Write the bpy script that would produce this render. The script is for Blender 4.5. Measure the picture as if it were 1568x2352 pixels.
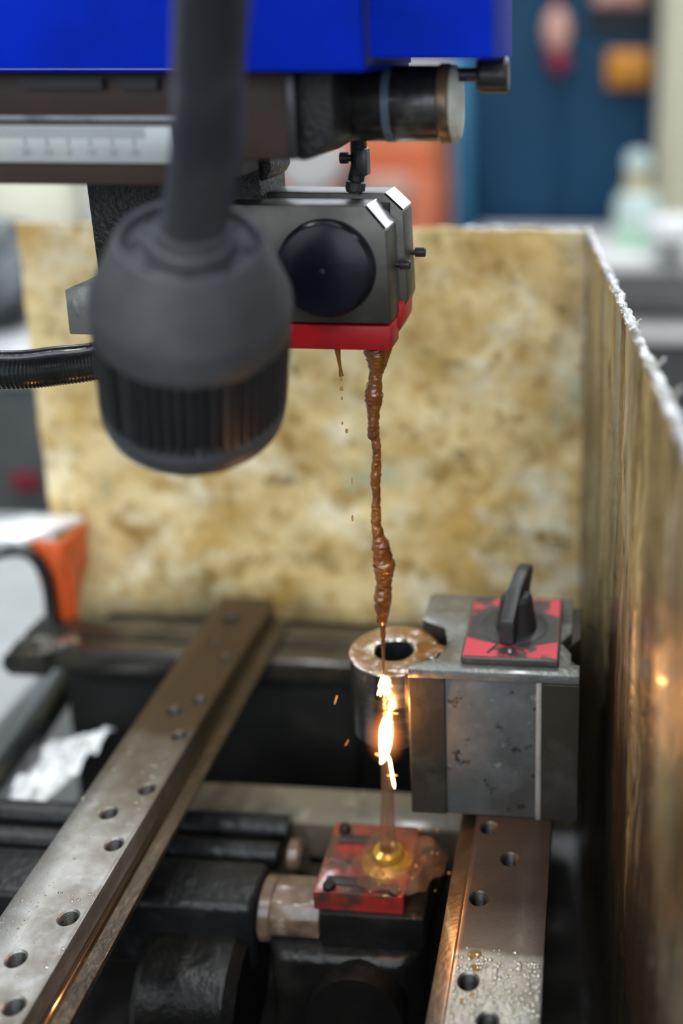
import bpy, bmesh, math, random
from mathutils import Vector, Matrix, noise
from math import radians as RAD, sin, cos, pi

for o in list(bpy.data.objects):
    bpy.data.objects.remove(o, do_unlink=True)
scene = bpy.context.scene
COL = scene.collection
S = 0.0016                      # one drawing unit = 1.6 mm
EYE = Vector((0, 0, 1.35))      # camera position; drawing units are measured from here

# ------------------------------------------------------------------ camera
FPX, PPX, PPY = 2397.0, 1170.0, 750.0
cam_d = bpy.data.cameras.new('camera')
cam = bpy.data.objects.new('camera', cam_d); COL.objects.link(cam)
cam.location = EYE
cam.rotation_euler = (RAD(90 - 14.52), 0, RAD(4.57))
cam_d.sensor_fit = 'AUTO'; cam_d.sensor_width = 36
cam_d.lens = FPX / 2352 * 36
cam_d.shift_x = (784 - PPX) / 2352
cam_d.shift_y = -(1176 - PPY) / 2352
cam_d.clip_start = 0.02; cam_d.clip_end = 60
cam_d.dof.use_dof = True
cam_d.dof.focus_distance = 338 * S
cam_d.dof.aperture_fstop = 2.2
cam_d.dof.aperture_blades = 0
scene.camera = cam

# ------------------------------------------------------------------ world, exposure
world = bpy.data.worlds.new('world'); scene.world = world
world.use_nodes = True
bg = world.node_tree.nodes['Background']
bg.inputs[0].default_value = (0.82, 0.90, 1.0, 1)
bg.inputs[1].default_value = 3.8
vs = scene.view_settings
vs.view_transform = 'Standard'; vs.look = 'None'; vs.gamma = 1.0
vs.use_curve_mapping = False
vs.exposure = 0.32
CEIL_POWER = 13      # each ceiling fitting, watts
LAMP_POWER = 0.5     # gooseneck lamp
SPARK_POWER = 0.26

# ------------------------------------------------------------------ helpers
def U(p): return Vector(p) * S + EYE

class B:
    """collects shapes given in drawing units"""
    def __init__(s): s.bm = bmesh.new()
    def _add(s, t, mat=None):
        bmesh.ops.recalc_face_normals(t, faces=t.faces)
        if mat is not None: bmesh.ops.transform(t, matrix=mat, verts=t.verts)
        me = bpy.data.meshes.new('tmp'); t.to_mesh(me); t.free()
        s.bm.from_mesh(me); bpy.data.meshes.remove(me); return s
    def box(s, x0, x1, y0, y1, z0, z1, bev=0.0, seg=2, mat=None):
        t = bmesh.new(); bmesh.ops.create_cube(t, size=1)
        for v in t.verts:
            v.co = Vector((x0 + (v.co.x + .5) * (x1 - x0), y0 + (v.co.y + .5) * (y1 - y0), z0 + (v.co.z + .5) * (z1 - z0)))
        if bev: bmesh.ops.bevel(t, geom=t.edges[:], offset=bev, segments=seg, profile=.5, affect='EDGES', clamp_overlap=True)
        return s._add(t, mat)
    def prism(s, pts, axis, a0, a1, bev=0.0, seg=2, mat=None):
        t = bmesh.new()
        def P(p, a):
            return {'x': (a, p[0], p[1]), 'y': (p[0], a, p[1]), 'z': (p[0], p[1], a)}[axis]
        lo = [t.verts.new(P(p, a0)) for p in pts]; hi = [t.verts.new(P(p, a1)) for p in pts]
        n = len(pts)
        t.faces.new(lo); t.faces.new(hi[::-1])
        for i in range(n): t.faces.new((lo[i], lo[(i + 1) % n], hi[(i + 1) % n], hi[i]))
        bmesh.ops.recalc_face_normals(t, faces=t.faces)
        if bev: bmesh.ops.bevel(t, geom=t.edges[:], offset=bev, segments=seg, profile=.5, affect='EDGES', clamp_overlap=True)
        return s._add(t, mat)
    def lathe(s, prof, org=(0, 0, 0), axis=(0, 0, 1), seg=32, loop=False, ripple=None, sx=1.0, cap=True):
        t = bmesh.new(); ax = Vector(axis).normalized()
        q = Vector((0, 0, 1)).rotation_difference(ax); o = Vector(org)
        rings = []
        for k, (r, h) in enumerate(prof):
            ring = []
            for i in range(seg):
                a = 2 * pi * i / seg
                rr = r if ripple is None else ripple(r, h, a, k)
                ring.append(t.verts.new(o + q @ Vector((rr * cos(a) * sx, rr * sin(a), h))))
            rings.append(ring)
        m = len(rings)
        for k in range(m if loop else m - 1):
            A, Bq = rings[k], rings[(k + 1) % m]
            for i in range(seg):
                t.faces.new((A[i], A[(i + 1) % seg], Bq[(i + 1) % seg], Bq[i]))
        if not loop and cap:
            if prof[0][0] > 1e-5: t.faces.new(rings[0][::-1])
            if prof[-1][0] > 1e-5: t.faces.new(rings[-1])
        bmesh.ops.remove_doubles(t, verts=t.verts, dist=1e-5)
        return s._add(t)
    def tube(s, pts, rad, seg=12, cap=True):
        t = bmesh.new(); pts = [Vector(p) for p in pts]; n = len(pts); rings = []
        up = Vector((0.13, 0.2, 1))
        prev = None
        for i, p in enumerate(pts):
            d = (pts[min(i + 1, n - 1)] - pts[max(i - 1, 0)]).normalized()
            if prev is None:
                a = d.cross(up)
                if a.length < .1: a = d.cross(Vector((1, 0, 0)))
                a.normalize()
            else:
                a = (prev - d * prev.dot(d)).normalized()
            prev = a; b = d.cross(a)
            r = rad(i / (n - 1), i) if callable(rad) else rad
            rings.append([t.verts.new(p + (a * cos(2 * pi * k / seg) + b * sin(2 * pi * k / seg)) * r) for k in range(seg)])
        for A, Bq in zip(rings, rings[1:]):
            for k in range(seg): t.faces.new((A[k], A[(k + 1) % seg], Bq[(k + 1) % seg], Bq[k]))
        if cap: t.faces.new(rings[0][::-1]); t.faces.new(rings[-1])
        return s._add(t)
    def ball(s, c, rx, ry=None, rz=None, seg=12, amp=0, freq=1, seed=0, mat=None):
        ry = rx if ry is None else ry; rz = rx if rz is None else rz
        t = bmesh.new(); bmesh.ops.create_uvsphere(t, u_segments=seg, v_segments=max(6, seg * 2 // 3), radius=1)
        for v in t.verts:
            k = 1 + (amp * noise.noise(v.co * freq + Vector((seed * 7.3, seed, 0))) if amp else 0)
            v.co = Vector((v.co.x * rx * k, v.co.y * ry * k, v.co.z * rz * k)) + Vector(c)
        return s._add(t, mat)
    def sheet(s, fn, nu, nv, thick=0):
        t = bmesh.new()
        g = [[t.verts.new(fn(i / nu, j / nv)) for j in range(nv + 1)] for i in range(nu + 1)]
        for i in range(nu):
            for j in range(nv): t.faces.new((g[i][j], g[i + 1][j], g[i + 1][j + 1], g[i][j + 1]))
        bmesh.ops.recalc_face_normals(t, faces=t.faces)
        if thick: bmesh.ops.solidify(t, geom=t.faces[:], thickness=thick)
        return s._add(t)
    def tf(s, m): bmesh.ops.transform(s.bm, matrix=m, verts=s.bm.verts); return s

def link(name, b, mat, base=(0, 0, 0), angle=35, smooth=True):
    """base: origin of the mesh, in drawing units"""
    me = bpy.data.meshes.new(name); bo = Vector(base)
    for v in b.bm.verts: v.co = (v.co - bo) * S
    b.bm.to_mesh(me); b.bm.free()
    if smooth:
        me.polygons.foreach_set('use_smooth', [True] * len(me.polygons))
        me.set_sharp_from_angle(angle=RAD(angle))
    me.materials.append(mat)
    o = bpy.data.objects.new(name, me); COL.objects.link(o)
    return o

def tag(o, label=None, cat=None, group=None, kind=None):
    if label: o['label'] = label
    if cat: o['category'] = cat
    if group: o['group'] = group
    if kind: o['kind'] = kind
    return o

BASE = {}
def thing(name, label, cat, base, group=None):
    o = bpy.data.objects.new(name, None); COL.objects.link(o)
    o.empty_display_size = .01
    o.location = U(base); BASE[o] = Vector(base)
    return tag(o, label, cat, group)

def part(name, b, mat, par, label=None, angle=35, kind=None):
    base = BASE[par]
    o = link(name, b, mat, base, angle); o.parent = par; BASE[o] = base
    return tag(o, label, kind=kind)

def solo(name, b, mat, base, label, cat, group=None, kind=None, angle=35):
    o = link(name, b, mat, base, angle); o.location = U(base); BASE[o] = Vector(base)
    return tag(o, label, cat, group, kind)

def struct(name, b, mat, base=(0, 0, 0)):
    o = link(name, b, mat, base, 30); o.location = U(base); BASE[o] = Vector(base)
    return tag(o, kind='structure')

def cut(o, cutters):
    """real holes: boolean difference with the given B of cutters"""
    c = link('cutter', cutters, o.data.materials[0], BASE[o], smooth=False)
    c.matrix_world = o.matrix_world if o.parent is None else Matrix.Translation(U(BASE[o]))
    bpy.context.view_layer.update()
    md = o.modifiers.new('b', 'BOOLEAN'); md.object = c; md.operation = 'DIFFERENCE'; md.solver = 'EXACT'
    dg = bpy.context.evaluated_depsgraph_get()
    me = bpy.data.meshes.new_from_object(o.evaluated_get(dg))
    o.modifiers.clear(); o.data = me
    me.polygons.foreach_set('use_smooth', [True] * len(me.polygons)); me.set_sharp_from_angle(angle=RAD(30))
    bpy.data.objects.remove(c, do_unlink=True)

def lettering(text, size, mat, par, name, pos, rot, depth=0.1):
    cu = bpy.data.curves.new(name, 'FONT'); cu.body = text; cu.size = size * S; cu.align_x = 'CENTER'; cu.align_y = 'CENTER'
    cu.extrude = depth * S
    t = bpy.data.objects.new('t', cu); COL.objects.link(t)
    bpy.context.view_layer.update()
    me = bpy.data.meshes.new_from_object(t.evaluated_get(bpy.context.evaluated_depsgraph_get()))
    bpy.data.objects.remove(t, do_unlink=True); me.name = name
    me.transform(Matrix.Translation((Vector(pos) - BASE[par]) * S) @ rot.to_4x4())
    me.materials.clear(); me.materials.append(mat)
    o = bpy.data.objects.new(name, me); COL.objects.link(o); o.parent = par; BASE[o] = BASE[par]
    return o

# ------------------------------------------------------------------ materials
def mat(name, col, layers=(), rough=.5, metal=0., bump=0., bscale=200., coat=0., trans=0., ior=1.45, rvar=0., spec=.5, emit=None, estr=0., alpha=1., tint=None, saxis=2):
    """layers: (colour, noise scale, low, high, (stretch xyz), roughness or None)"""
    m = bpy.data.materials.new(name); m.use_nodes = True
    k_ = TONE.get(name, 1.0)
    col = tuple(c * k_ for c in col); layers = [(tuple(c * k_ for c in l[0]),) + tuple(l[1:]) for l in layers]
    nt = m.node_tree; N = nt.nodes; L = nt.links
    p = N['Principled BSDF']
    tc = N.new('ShaderNodeTexCoord')
    def setc(sock, v):
        if isinstance(v, (int, float)): sock.default_value = v
        else: L.new(v, sock)
    cur = N.new('ShaderNodeRGB'); cur.outputs[0].default_value = (*col, 1); cur = cur.outputs[0]
    rc = rough
    for i, ly in enumerate(layers):
        c, sc, lo, hi = ly[:4]
        st = ly[4] if len(ly) > 4 else (1, 1, 1); r2 = ly[5] if len(ly) > 5 else None
        mp = N.new('ShaderNodeMapping'); L.new(tc.outputs['Object'], mp.inputs[0])
        mp.inputs['Scale'].default_value = st; mp.inputs['Location'].default_value = (i * 3.1, i * 1.7, i * 2.3)
        nz = N.new('ShaderNodeTexNoise'); L.new(mp.outputs[0], nz.inputs['Vector'])
        nz.inputs['Scale'].default_value = sc; nz.inputs['Detail'].default_value = 7; nz.inputs['Roughness'].default_value = .62
        mr = N.new('ShaderNodeMapRange'); L.new(nz.outputs[0], mr.inputs[0])
        mr.inputs[1].default_value = lo; mr.inputs[2].default_value = hi
        mx = N.new('ShaderNodeMix'); mx.data_type = 'RGBA'
        L.new(mr.outputs[0], mx.inputs[0]); L.new(cur, mx.inputs[6]); mx.inputs[7].default_value = (*c, 1)
        cur = mx.outputs[2]
        if r2 is not None:
            mf = N.new('ShaderNodeMix'); mf.data_type = 'FLOAT'
            L.new(mr.outputs[0], mf.inputs[0]); setc(mf.inputs[2], rc); mf.inputs[3].default_value = r2
            rc = mf.outputs[0]
    if tint:      # second colour along one axis: colour, full below, none above, noise scale, noise size (metres)
        c, lo, hi, sc, amp = tint
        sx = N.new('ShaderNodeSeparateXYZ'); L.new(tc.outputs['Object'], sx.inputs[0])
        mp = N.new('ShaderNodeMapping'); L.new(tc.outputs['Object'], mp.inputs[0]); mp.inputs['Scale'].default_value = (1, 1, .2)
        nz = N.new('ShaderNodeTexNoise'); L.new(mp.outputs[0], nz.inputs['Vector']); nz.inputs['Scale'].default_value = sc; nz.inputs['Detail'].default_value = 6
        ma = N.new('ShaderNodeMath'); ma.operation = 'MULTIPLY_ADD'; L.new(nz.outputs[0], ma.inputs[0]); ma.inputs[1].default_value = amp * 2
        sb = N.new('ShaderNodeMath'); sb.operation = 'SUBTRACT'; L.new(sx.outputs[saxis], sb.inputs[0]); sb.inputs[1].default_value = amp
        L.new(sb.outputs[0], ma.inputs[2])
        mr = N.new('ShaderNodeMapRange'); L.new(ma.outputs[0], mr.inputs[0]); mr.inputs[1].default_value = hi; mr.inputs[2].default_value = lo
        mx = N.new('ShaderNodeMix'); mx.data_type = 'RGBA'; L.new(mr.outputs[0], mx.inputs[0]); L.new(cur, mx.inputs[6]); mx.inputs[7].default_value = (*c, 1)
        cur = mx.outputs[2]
    L.new(cur, p.inputs['Base Color'])
    if rvar:
        nz = N.new('ShaderNodeTexNoise'); L.new(tc.outputs['Object'], nz.inputs['Vector'])
        nz.inputs['Scale'].default_value = bscale * .4; nz.inputs['Detail'].default_value = 5
        ma = N.new('ShaderNodeMath'); ma.operation = 'MULTIPLY_ADD'
        L.new(nz.outputs[0], ma.inputs[0]); ma.inputs[1].default_value = rvar * 2
        ad = N.new('ShaderNodeMath'); ad.operation = 'ADD'; setc(ad.inputs[0], rc); ad.inputs[1].default_value = -rvar
        L.new(ad.outputs[0], ma.inputs[2]); ma.use_clamp = True
        rc = ma.outputs[0]
    setc(p.inputs['Roughness'], rc)
    p.inputs['Metallic'].default_value = metal
    p.inputs['Coat Weight'].default_value = coat; p.inputs['Coat Roughness'].default_value = .08
    p.inputs['Transmission Weight'].default_value = trans; p.inputs['IOR'].default_value = ior
    p.inputs['Specular IOR Level'].default_value = spec
    p.inputs['Alpha'].default_value = alpha
    if emit: p.inputs['Emission Color'].default_value = (*emit, 1); p.inputs['Emission Strength'].default_value = estr
    if bump:
        nz = N.new('ShaderNodeTexNoise'); L.new(tc.outputs['Object'], nz.inputs['Vector'])
        nz.inputs['Scale'].default_value = bscale; nz.inputs['Detail'].default_value = 6
        bp = N.new('ShaderNodeBump'); L.new(nz.outputs[0], bp.inputs['Height'])
        bp.inputs['Strength'].default_value = bump; bp.inputs['Distance'].default_value = .002
        L.new(bp.outputs[0], p.inputs['Normal'])
    return m

def emission(name, col, strength):
    m = bpy.data.materials.new(name); m.use_nodes = True; nt = m.node_tree
    nt.nodes.remove(nt.nodes['Principled BSDF'])
    e = nt.nodes.new('ShaderNodeEmission'); e.inputs[0].default_value = (*col, 1); e.inputs[1].default_value = strength
    nt.links.new(e.outputs[0], nt.nodes['Material Output'].inputs[0]); return m

M = {}
TONE = {'lamp_plastic': 1.08, 'lamp_rib': .8, 'neck_coating': .85, 'brown_paint': .6, 'ground_steel': .8, 'magnet_body': 1.05, 'magnet_pole': .95, 'magnet_top_wet': 1.25, 'oily_dark': .6, 'oily_grey': .55, 'machine_bed': .7, 'dark_steel': .8, 'ground_rail': .85, 'ground_rail_wet': .85, 'red_insulator': .85, 'red_plate_dirty': .8, 'cabinet_blue': .75, 'cabinet_edge_blue': .7, 'navy_panel': .6, 'amber_box': .75, 'machine_orange': .85, 'bench_grey': .75, 'dark_grey': .8, 'blue_paint': .85, 'scale_plate': .85, 'orange_paint': .8, 'ochre_crust_streaked': .85, 'grey_paint': .85, 'turned_steel': .9, 'pale_oily_bar': .75, 'dirty_beam': .75, 'tan_fitting': .8, 'dial_black': .75, 'fluid_film': .75, 'stained_ledge': .6, 'pale_pink': .85, 'chipped_block': 1.3, 'oily_casting': .6}
M['blue'] = mat('blue_paint', (.0, .020, .46), [((.0, .012, .25), 9, .5, .8), ((.02, .02, .05), 30, .68, .76)], rough=.55, bump=.05, bscale=150, spec=.06)
M['black_gap'] = mat('black_gap', (.01, .01, .01), rough=.6)
M['brown_beam'] = mat('brown_paint', (.075, .045, .038), [((.05, .035, .028), 12, .4, .7), ((.10, .05, .042), 20, .55, .8)], rough=.5, bump=.05, spec=.2)
M['scale'] = mat('scale_plate', (.40, .42, .41), [((.46, .44, .33), 25, .55, .8), ((.33, .36, .37), 12, .45, .7)], rough=.35, metal=.15)
M['scale_ink'] = mat('scale_ink', (.12, .14, .15), rough=.5)
M['track'] = mat('track_metal', (.12, .13, .135), [((.03, .03, .03), 40, .5, .7)], rough=.35, metal=.7)
M['motor'] = mat('motor_black', (.012, .011, .01), [((.12, .115, .09), 26, .58, .75, (1, 1, .6)), ((.03, .03, .03), 60, .5, .7)], rough=.32, bump=.25, bscale=130, coat=.3)
M['band'] = mat('blue_grey_band', (.07, .10, .13), [((.02, .02, .02), 60, .55, .7)], rough=.4)
M['brass_ring'] = mat('tarnished_ring', (.26, .17, .10), [((.05, .04, .03), 40, .48, .65), ((.5, .2, .08), 25, .62, .72)], rough=.38, metal=.6)
M['endcap'] = mat('pale_endcap', (.55, .55, .48), [((.3, .28, .2), 50, .5, .75)], rough=.4)
M['dark_steel'] = mat('dark_steel', (.055, .055, .052), [((.11, .105, .09), 60, .5, .72), ((.015, .015, .014), 35, .5, .68)], rough=.36, metal=.55, bump=.12, bscale=300)
M['black_oxide'] = mat('black_oxide', (.035, .035, .036), [((.07, .07, .07), 80, .55, .7)], rough=.35, metal=.5, bump=.08, bscale=300)
M['cast'] = mat('oily_casting', (.016, .016, .016), [((.05, .048, .04), 45, .5, .75)], rough=.35, metal=.1, bump=.6, bscale=420, spec=.4)
M['block_steel'] = mat('ground_steel', (.105, .10, .088), [((.05, .045, .036), 22, .45, .72), ((.135, .13, .115), 50, .55, .8)], rough=.4, metal=.75, bump=.04, bscale=500, rvar=.06)
M['chip_block'] = mat('chipped_block', (.10, .10, .095), [((.20, .20, .18), 40, .55, .68), ((.03, .028, .025), 30, .55, .65)], rough=.42, metal=.3, bump=.3, bscale=160)
M['disc'] = mat('navy_black_plastic', (.004, .0045, .009), rough=.3, bump=.03, bscale=200, spec=.3)
M['red'] = mat('red_insulator', (.40, .008, .012), [((.20, .006, .008), 30, .48, .72), ((.06, .02, .015), 50, .62, .72)], rough=.42, bump=.12, bscale=200, spec=.25)
M['red_dirty'] = mat('red_plate_dirty', (.36, .022, .016), [((.05, .03, .022), 26, .46, .58), ((.20, .10, .05), 40, .60, .68)], rough=.25, bump=.3, bscale=160, coat=.4)
M['hose'] = mat('black_hose', (.010, .012, .012), [((.03, .032, .03), 60, .5, .8)], rough=.25, bump=.15, bscale=300, coat=.4)
M['lamp_plastic'] = mat('lamp_plastic', (.036, .038, .041), [((.06, .061, .063), 24, .45, .68), ((.022, .022, .027), 13, .54, .72), ((.06, .05, .042), 70, .68, .8)], rough=.5, bump=.12, bscale=260)
M['lamp_rib'] = mat('lamp_rib', (.024, .025, .026), [((.04, .04, .042), 50, .5, .75)], rough=.5)
M['neck'] = mat('neck_coating', (.03, .033, .036), [((.05, .052, .055), 60, .5, .8)], rough=.42)
RL = [((.17, .15, .12), 26, .42, .68, (1, 1, 1), .45), ((.13, .085, .045), 18, .58, .74), ((.34, .34, .33), 90, .52, .7)]
M['rail'] = mat('ground_rail', (.30, .295, .28), RL, rough=.36, metal=.8, bump=.05, bscale=700, rvar=.08, tint=((.085, .058, .034), .11, .03, 22, .07), saxis=1)  # turns brown towards the far end, with a ragged edge
M['rail_wet'] = mat('ground_rail_wet', (.26, .25, .21), RL, rough=.33, metal=.8, bump=.05, bscale=700, rvar=.08, tint=((.080, .062, .048), -.046, -.050, 30, .006), saxis=1)  # brown beyond the dried edge; the magnetic block's reflection is painted in
M['ledge'] = mat('stained_ledge', (.10, .068, .038), [((.035, .025, .015), 40, .45, .7, (1, .2, 1)), ((.17, .12, .07), 60, .55, .7)], rough=.28, metal=.6, bump=.1, bscale=300, coat=.4)
M['thread'] = mat('thread_steel', (.045, .043, .04), [((.015, .015, .015), 200, .5, .7)], rough=.4, metal=.7)
M['magnet'] = mat('magnet_body', (.095, .10, .10), [((.055, .05, .045), 18, .45, .7), ((.13, .135, .135), 45, .5, .72), ((.02, .018, .016), 75, .59, .64), ((.20, .20, .195), 110, .64, .70)], rough=.42, metal=.35, bump=.12, bscale=300)
M['magnet_pole'] = mat('magnet_pole', (.05, .043, .033), [((.09, .085, .075), 22, .52, .7), ((.03, .026, .02), 40, .52, .7)], rough=.38, metal=.5, bump=.1, bscale=250)
M['magnet_top'] = mat('magnet_top_wet', (.15, .155, .145), [((.05, .048, .042), 30, .48, .68), ((.26, .26, .24), 60, .56, .72)], rough=.30, metal=.5, bump=.3, bscale=350, coat=.4)
M['spacer'] = mat('spacer_line', (.34, .335, .32), [((.18, .16, .14), 60, .5, .7)], rough=.4, metal=.3)
M['plate_rim'] = mat('dial_plate_rim', (.06, .055, .05), [((.16, .14, .12), 90, .55, .7)], rough=.35, metal=.4)
M['plate_red'] = mat('dial_plate_print', (.55, .035, .06), [((.035, .034, .032), 34, .56, .60), ((.45, .12, .13), 60, .62, .75)], rough=.4, bump=.1, bscale=300)
M['dial_black'] = mat('dial_black', (.03, .03, .031), [((.06, .06, .058), 80, .5, .75)], rough=.42)
M['white_ink'] = mat('white_ink', (.7, .65, .65), rough=.5)
M['cylinder'] = mat('turned_steel', (.45, .45, .44), [((.22, .20, .18), 25, .45, .7, (1, 1, .4)), ((.5, .5, .5), 300, .5, .6, (.2, .2, 3))], rough=.22, metal=1., bump=.06, bscale=500)
M['bore'] = mat('dark_bore', (.02, .022, .025), rough=.4, metal=.5)
M['fluid'] = mat('brown_fluid', (.26, .080, .012), [((.11, .032, .006), 110, .48, .68), ((.42, .17, .02), 70, .48, .80)], rough=.05, trans=.45, ior=1.36, bump=.55, bscale=330, coat=1.0)
M['fluid_thin'] = mat('thin_fluid', (.62, .36, .12), rough=.06, trans=.75, ior=1.34)
M['film_fluid'] = mat('fluid_film', (.30, .125, .02), [((.80, .66, .28), 45, .56, .64), ((.16, .06, .01), 60, .55, .7, (1.3, 1, 1))], rough=.08, trans=.25, ior=1.34, bump=.4, bscale=220)
M['mist'] = mat('splash_mist', (.30, .15, .08), rough=.2, trans=.5, ior=1.2, alpha=.5)
M['brass'] = mat('brass_nozzle', (.65, .36, .06), [((.30, .14, .02), 60, .5, .7)], rough=.22, metal=.6, coat=.5)
M['tan'] = mat('tan_fitting', (.20, .13, .085), [((.07, .045, .03), 40, .45, .65), ((.36, .29, .22), 60, .60, .7)], rough=.28, coat=.5)
M['oily_dark'] = mat('oily_dark', (.010, .0095, .0085), [((.028, .025, .02), 30, .5, .75), ((.006, .006, .006), 18, .5, .7)], rough=.3, bump=.4, bscale=180, spec=.35)
M['oily_grey'] = mat('oily_grey', (.026, .027, .028), [((.008, .008, .008), 25, .45, .7), ((.06, .06, .06), 70, .58, .75)], rough=.28, metal=.3, bump=.4, bscale=180, spec=.4)
M['bar_pale'] = mat('pale_oily_bar', (.20, .17, .12), [((.08, .07, .05), 26, .48, .66), ((.4, .36, .28), 60, .6, .75)], rough=.3, bump=.25, bscale=150, coat=.4)
M['bed'] = mat('machine_bed', (.012, .012, .011), [((.035, .03, .025), 20, .5, .75)], rough=.5, bump=.4, bscale=90, spec=.2)
M['beam_dark'] = mat('dirty_beam', (.05, .046, .038), [((.10, .085, .06), 30, .5, .7), ((.015, .014, .012), 22, .5, .68)], rough=.26, metal=.5, bump=.15, bscale=200, coat=.4)
OCH = [((.56, .36, .10), 14, .44, .62), ((.88, .80, .56), 19, .50, .66), ((.36, .22, .05), 30, .54, .66), ((.42, .43, .27), 11, .57, .70), ((.17, .11, .03), 40, .60, .70), ((.50, .30, .09), 75, .56, .66), ((.88, .86, .78), 42, .69, .72)]
M['crust'] = mat('ochre_crust', (.80, .62, .30), OCH, rough=.42, bump=.9, bscale=65, coat=.15, tint=((.14, .125, .07), .17, .235, 14, .08))  # dull olive towards the foot of the sheet, with a ragged edge
ST = (1, 1, .13)
M['crust_side'] = mat('ochre_crust_streaked', (.62, .47, .22), [((.30, .18, .05), 34, .45, .56, ST), ((.80, .68, .46), 48, .54, .64, ST), ((.36, .36, .24), 20, .57, .68, ST), ((.06, .038, .012), 55, .555, .615, ST), ((.07, .04, .015), 130, .575, .63, (1, 1, .22)), ((.80, .79, .75), 90, .66, .70, ST), ((.05, .035, .012), 90, .62, .66, (1, 1, .06))], rough=.33, bump=1.0, bscale=90, coat=.3, tint=((.03, .022, .013), .30, .55, 26, .25))  # goes dark brown towards the bottom, with a ragged edge
M['rim_film'] = mat('silvery_rim_film', (.55, .56, .57), [((.20, .17, .12), 60, .47, .62), ((.75, .76, .77), 130, .55, .68), ((.32, .22, .08), 35, .62, .70)], rough=.14, bump=1.0, bscale=220, coat=.6)
M['film'] = mat('crumpled_film', (.82, .84, .86), [((.35, .34, .30), 40, .5, .7), ((.8, .8, .8), 90, .55, .7)], rough=.16, bump=.9, bscale=150, coat=.6)
M['orange'] = mat('orange_paint', (.72, .115, .02), [((.35, .05, .015), 18, .5, .75)], rough=.35)
M['white_paint'] = mat('white_paint', (.75, .76, .76), [((.6, .6, .58), 10, .5, .8)], rough=.3, coat=.4)
M['grey_paint'] = mat('grey_paint', (.42, .44, .44), [((.33, .34, .34), 6, .45, .75)], rough=.45)
# background materials
M['cab_blue'] = mat('cabinet_blue', (.008, .055, .12), [((.005, .04, .08), 1.5, .4, .75)], rough=.5, spec=.15)
M['cab_blue_edge'] = mat('cabinet_edge_blue', (.03, .22, .42), rough=.4)
M['cab_navy'] = mat('navy_panel', (.008, .02, .035), rough=.45)
M['pink'] = mat('pale_pink', (.60, .33, .26), [((.45, .22, .18), 8, .5, .75)], rough=.5)
M['crimson'] = mat('crimson', (.20, .008, .028), rough=.4)
M['amber'] = mat('amber_box', (.62, .25, .01), [((.4, .14, .01), 6, .45, .7)], rough=.45)
M['cream'] = mat('cream_paint', (.46, .44, .33), [((.36, .34, .26), 3, .45, .75)], rough=.5)
M['tank_cream'] = mat('tank_cream', (.80, .77, .62), rough=.4)
M['bottle'] = mat('milky_bottle', (.62, .76, .72), rough=.35, trans=.25)
M['bottle_green'] = mat('green_fluid', (.42, .66, .50), rough=.3)
M['spray_tan'] = mat('tan_collar', (.42, .36, .20), rough=.45)
M['china'] = mat('white_glaze', (.95, .96, .97), rough=.15, coat=.6)
M['bench_top'] = mat('bench_top', (.85, .84, .82), [((.7, .69, .68), 4, .45, .75)], rough=.3)
M['bench_grey'] = mat('bench_grey', (.22, .215, .22), [((.14, .14, .14), 4, .45, .75)], rough=.5)
M['machine_orange'] = mat('machine_orange', (.72, .20, .08), [((.50, .12, .05), 3, .45, .75)], rough=.45)
M['pale_grey'] = mat('pale_grey', (.50, .48, .47), rough=.5)
M['dark_grey'] = mat('dark_grey', (.07, .075, .075), [((.12, .125, .12), 3, .5, .75)], rough=.5)
M['olive'] = mat('olive_grey', (.12, .125, .09), rough=.5)
M['plaster'] = mat('wall_plaster', (.55, .56, .55), [((.45, .46, .46), 1.2, .45, .75)], rough=.7, bump=.1, bscale=30)
M['concrete'] = mat('floor_concrete', (.17, .17, .165), [((.10, .10, .10), 2.5, .45, .7)], rough=.55, bump=.15, bscale=25)
M['ceiling'] = mat('ceiling_white', (.62, .63, .63), [((.52, .53, .53), 1.5, .45, .75)], rough=.8)
M['frame'] = mat('window_frame', (.5, .5, .5), rough=.5)
M['glass'] = mat('window_glass', (.9, .95, .95), rough=.02, alpha=.08)
M['tube_light'] = emission('tube_light', (.94, .98, 1.0), 9)

random.seed(4)

# ================================================================== the room
FZ = -1.35 / S                              # floor level in drawing units
struct('floor', B().box(-2600, 2600, -1300, 2600, FZ - 60, FZ), M['concrete'], (0, 650, FZ - 60))
CZ = 1.85 / S
struct('ceiling', B().box(-2600, 2600, -1300, 2600, CZ, CZ + 60), M['ceiling'], (0, 650, CZ))
# back wall with a long opening above the cabinets
wx0, wx1, wz0, wz1 = -900, 1500, 260, 900
wb = B()
wb.box(-2600, 2600, 2540, 2600, FZ, wz0); wb.box(-2600, 2600, 2540, 2600, wz1, CZ)
wb.box(-2600, wx0, 2540, 2600, wz0, wz1); wb.box(wx1, 2600, 2540, 2600, wz0, wz1)
struct('wall_back', wb, M['plaster'], (0, 2570, FZ))
struct('wall_left', B().box(-2660, -2600, -1300, 2600, FZ, CZ), M['plaster'], (-2630, 650, FZ))
struct('wall_right', B().box(2600, 2660, -1300, 2600, FZ, CZ), M['plaster'], (2630, 650, FZ))
wf = struct('window_1', B().box(wx0, wx1, 2550, 2590, wz0, wz0 + 22).box(wx0, wx1, 2550, 2590, wz1 - 22, wz1)
            .box(wx0, wx0 + 22, 2550, 2590, wz0, wz1).box(wx1 - 22, wx1, 2550, 2590, wz0, wz1), M['frame'], (300, 2570, wz0))
def glaze(wf, x0_, x1_, z0_, z1_, y, npane):
    pw = (x1_ - x0_ - 44) / npane
    for i in range(npane):
        x0 = x0_ + 22 + i * pw
        if i: part('mullion', B().box(x0 - 7, x0 + 7, y - 15, y + 15, z0_ + 22, z1_ - 22), M['frame'], wf)
        part('pane', B().box(x0 + 7, x0 + pw - 7, y - 1, y + 2, z0_ + 22, z1_ - 22), M['glass'], wf)
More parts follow.
